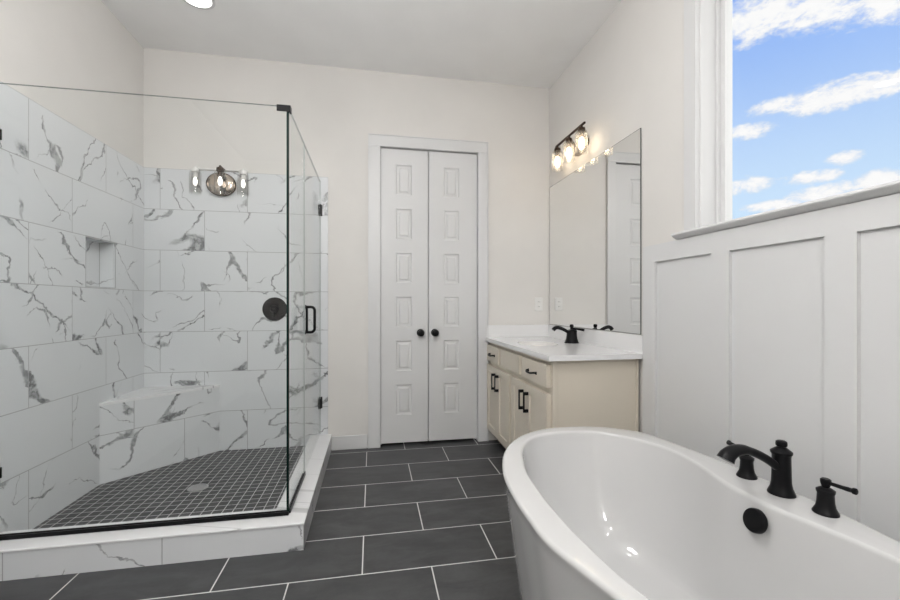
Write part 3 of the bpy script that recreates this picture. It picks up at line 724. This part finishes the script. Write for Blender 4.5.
# outlet on the back wall
OXc, OZc = 1.428, 1.163
ot = thing('outlet', 'white double wall outlet on the back wall above the vanity backsplash', 'outlet', (OXc, D, OZc))
obj('plate', B((OXc-0.036, OXc+0.036, D-0.006, D-0.0004, OZc-0.058, OZc+0.058), bev=0.003), M['plastic'], ot)
for s in (-1, 1):
    so = obj('socket', B((OXc-0.016, OXc+0.016, D-0.0085, D-0.0061, OZc+s*0.0205-0.0145, OZc+s*0.0205+0.0145), bev=0.0015), M['plastic'], ot)
    obj('slot', B((OXc-0.008, OXc-0.0055, D-0.0092, D-0.0086, OZc+s*0.0205-0.004, OZc+s*0.0205+0.005), (OXc+0.0055, OXc+0.008, D-0.0092, D-0.0086, OZc+s*0.0205-0.004, OZc+s*0.0205+0.005)), M['chrome_dark'], so)

# ---------------------------------------------------------------- bathtub
TZ = 0.580; TYC = 1.088
def mirror_half(h): return h + [(x, 2*TYC-y) for x, y in reversed(h[1:-1])]
OUT = mirror_half([(0.426,1.088),(0.430,1.21),(0.447,1.365),(0.487,1.510),(0.538,1.622),(0.606,1.718),(0.69,1.790),(0.80,1.840),(0.925,1.850),(1.05,1.826),(1.15,1.765),(1.22,1.670),(1.259,1.45),(1.283,1.25),(1.289,1.088)])
OUT = [((x+0.024 if x < 0.46 else x+0.030) if (x < 0.56 and 0.5 < y < 0.9) else x, y) for x, y in OUT]
INN = mirror_half([(0.512,1.088),(0.515,1.20),(0.530,1.370),(0.561,1.493),(0.592,1.586),(0.635,1.668),(0.695,1.733),(0.765,1.767),(0.845,1.778),(0.93,1.772),(1.011,1.747),(1.098,1.658),(1.150,1.570),(1.176,1.470),(1.168,1.34),(1.142,1.22),(1.131,1.16),(1.127,1.088)])
TCX, TCY = 0.86, 1.088; NA = 192
def polar(pts):
    dense = smooth_path([(x, y, 0) for x, y in pts], 24, True)
    pr = sorted((math.atan2(p.y-TCY, p.x-TCX), math.hypot(p.x-TCX, p.y-TCY)) for p in dense)
    res = []
    for k in range(NA):
        a = -PI+2*PI*(k+0.5)/NA
        j = next((i for i, v in enumerate(pr) if v[0] >= a), 0)
        a1, r1 = pr[j]; a0, r0 = pr[j-1]
        if a1 < a0: a0 -= 2*PI
        if j == 0 and a > a1: a1 += 2*PI; a0 = pr[-1][0]
        f = 0 if a1 == a0 else (a-a0)/(a1-a0)
        res.append((a, r0+(r1-r0)*f))
    return res
PO, PI_ = [(a, rr+0.006) for a, rr in polar(OUT)], polar(INN)
FLR = []
for a, _ in PO:
    c, s = math.cos(a), math.sin(a); cx0 = 0.0
    FLR.append((a, 1/((abs(c)/0.245)**2.4+(abs(s)/0.43)**2.4)**(1/2.4)))
def ring(bm, P, z, off=0.0, scale=1.0, dx=0.0): return [bm.verts.new((TCX+dx+(r*scale+off)*math.cos(a), TCY+(r*scale+off)*math.sin(a), z)) for a, r in P]
def lerpP(A, Bp, f): return [(a, r0+(r1-r0)*f) for (a, r0), (_, r1) in zip(A, Bp)]
tub = thing('bathtub', 'large white freestanding oval soaking bathtub by the wainscot wall', 'bathtub', (TCX, TCY, 0))
q = bmesh.new(); R_ = []
BOT = [(a, r*0.93) for a, r in PO]
R_.append(ring(q, PO, 0.0, -0.098, 1.0)); R_.append(ring(q, PO, 0.012, -0.088, 1.0))
for f, o in ((0.10, -0.074), (0.2, -0.058), (0.30, -0.042), (0.40, -0.027), (0.48, -0.015), (0.53, -0.008), (0.560, -0.003)): R_.append(ring(q, PO, f, o))
for a in range(0, 91, 15): R_.append(ring(q, PO, TZ-0.012+0.012*math.sin(math.radians(a)), -0.011+0.011*math.cos(math.radians(a))))
for f in (0.35, 0.65): R_.append(ring(q, lerpP(PO, PI_, 0.2+f*0.6), TZ))
for a in range(0, 91, 15): R_.append(ring(q, PI_, TZ-0.014+0.014*math.cos(math.radians(a)), 0.014-0.014*math.sin(math.radians(a))))
for f, z in ((0.05, 0.53), (0.11, 0.48), (0.19, 0.42), (0.28, 0.36), (0.38, 0.30), (0.50, 0.245), (0.63, 0.20), (0.77, 0.165), (0.90, 0.148), (1.0, 0.142)): R_.append(ring(q, lerpP(PI_, FLR, f), z))
R_.append(ring(q, FLR, 0.139, 0, 0.6)); R_.append(ring(q, FLR, 0.137, 0, 0.15))
for a, b in zip(R_, R_[1:]):
    for k in range(NA): q.faces.new((a[k], a[(k+1) % NA], b[(k+1) % NA], b[k]))
q.faces.new(list(reversed(R_[0]))); q.faces.new(R_[-1])
bmesh.ops.recalc_face_normals(q, faces=q.faces)
obj('shell', q, M['tub'], tub, 60)
# overflow cover on the inner wall, drain in the floor
nrm = Vector((-0.965, 0.0, 0.26)).normalized()
rot = nrm.to_track_quat('Z', 'Y').to_matrix().to_4x4()
q = bmesh.new(); lathe(q, [(0.0345, -0.006), (0.0345, 0.006), (0.032, 0.010), (0.020, 0.0125), (0.004, 0.013)], Matrix.Translation((1.1125, 1.048, 0.5225)) @ rot, 40)
e = obj('overflow_cover', q, M['black'], tub, 40); e['label'] = 'round black overflow cover'
q = bmesh.new(); lathe(q, [(0.032, 0), (0.032, 0.004), (0.026, 0.007)], Matrix.Translation((TCX, TCY, 0.1375)), 32)
e = obj('drain_stopper', q, M['black'], tub, 40); e['label'] = 'round black drain stopper'

# deck-mounted tub filler
sx, sy = 1.237, 1.076
ts = thing('tub_spout', 'black arched tub spout standing on the rim of the bathtub between its handles', 'faucet', (sx, sy, TZ), 'black tub filler set')
q = bmesh.new(); lathe(q, [(0.036, 0), (0.036, 0.004), (0.034, 0.008), (0.029, 0.020), (0.0260, 0.036), (0.0252, 0.056), (0.0245, 0.118), (0.0265, 0.122), (0.0285, 0.125), (0.0285, 0.130), (0.024, 0.134), (0.015, 0.141), (0.0095, 0.145)], Matrix.Translation((sx, sy, TZ)), 40); obj('body', q, M['black'], ts, 35)
q = bmesh.new(); lathe(q, [(0.0105, 0.144), (0.0145, 0.147), (0.0155, 0.153), (0.0145, 0.160), (0.010, 0.163)], Matrix.Translation((sx, sy, TZ)), 24); obj('cap', q, M['black'], ts, 35)
q = bmesh.new()
pth = smooth_path([(sx-0.012, sy, 0.660), (1.195, sy, 0.682), (1.160, sy, 0.702), (1.125, sy, 0.717), (1.095, sy, 0.724), (1.066, sy, 0.721), (1.046, sy, 0.710), (1.037, sy, 0.697)], 5)
n_ = len(pth); rad = []
for i in range(n_):
    s_ = i/(n_-1); rad.append(0.0135 if s_ < 0.45 else 0.0135+0.0120*((s_-0.45)/0.55)**0.85)
tube(q, pth, rad, 22, 0.92); obj('spout', q, M['black'], ts, 50)
def tub_handle(hx, hy, sgn, label):
    o = thing('tub_valve', label, 'faucet handle', (hx, hy, TZ), 'black tub filler set')
    bm = bmesh.new(); lathe(bm, [(0.030, 0), (0.030, 0.004), (0.0275, 0.008), (0.0225, 0.018), (0.0200, 0.032), (0.0190, 0.054), (0.0215, 0.060), (0.0215, 0.065), (0.014, 0.070), (0.010, 0.072)], Matrix.Translation((hx, hy, TZ)), 36)
    obj('base', bm, M['black'], o, 35)
    bm = bmesh.new(); lathe(bm, [(0.0085, 0.0725), (0.0105, 0.078), (0.0125, 0.086), (0.0125, 0.093), (0.009, 0.096)], Matrix.Translation((hx, hy, TZ)), 24)
    tube(bm, smooth_path([(hx, hy, TZ+0.086), (hx-0.001*sgn, hy+sgn*0.02, TZ+0.087), (hx, hy+sgn*0.045, TZ+0.089), (hx, hy+sgn*0.066, TZ+0.091), (hx, hy+sgn*0.071, TZ+0.0915), (hx, hy+sgn*0.075, TZ+0.092)], 3), [0.0052]*4+[0.0055]*3+[0.0062]*3+[0.0085]*3+[0.0085]*2+[0.006], 14)
    obj('lever', bm, M['black'], o, 40)
tub_handle(1.243, 0.953, -1, 'right black lever handle on the tub rim, lever pointing toward the viewer')
tub_handle(1.243, 1.203, 1, 'left black lever handle on the tub rim, half hidden behind the spout')

# ---------------------------------------------------------------- recessed ceiling lights
def can(x, y, label, lens='lens'):
    o = thing('ceiling_light', label, 'ceiling light', (x, y, H-0.006), 'recessed ceiling lights')
    bm = bmesh.new(); lathe(bm, [(0.098, -0.0005), (0.098, -0.004), (0.092, -0.007), (0.080, -0.007), (0.078, -0.0035)], Matrix.Translation((x, y, H)), 48, False, False)
    obj('trim_ring', bm, M['trim'], o, 40)
    bm = bmesh.new(); lathe(bm, [(0.0785, -0.0030), (0.0785, -0.0040)], Matrix.Translation((x, y, H)), 48)
    obj('lens', bm, M[lens], o)
can(-1.065, 2.825, 'lit round recessed light in the ceiling above the shower', 'lens_soft')
for x, y, w in ((0.30, 1.45, 'over the middle of the room'), (-0.75, 0.85, 'left of the camera'), (0.35, -0.45, 'behind the camera'), (-0.70, -0.75, 'at the far left behind the camera')):  # unseen cans added to even out the room light
    can(x, y, 'added unseen recessed fill light ' + w)

# opal globes added out of view to fill the room with light
def globe(x, y, z, r, label):
    o = thing('fill_globe', label, 'fill light', (x, y, H), 'added opal fill globes')
    bm = bmesh.new(); lathe(bm, [(0.06, -0.0005), (0.06, -0.012), (0.05, -0.02), (0.008, -0.024), (0.006, z+r+0.03-H), (0.03, z+r+0.028-H), (0.034, z+r-0.006-H)], Matrix.Translation((x, y, H)), 32); obj('canopy_stem', bm, M['black'], o, 40)
    bm = bmesh.new(); bmesh.ops.create_uvsphere(bm, u_segments=40, v_segments=24, radius=r, matrix=Matrix.Translation((x, y, z))); obj('globe_shade', bm, M['opal'], o, 60)
globe(-0.25, 1.10, 2.46, 0.16, 'added unseen opal fill globe hanging overhead near the camera')
globe(-0.10, -0.95, 2.30, 0.16, 'added unseen opal fill globe hanging behind the camera')
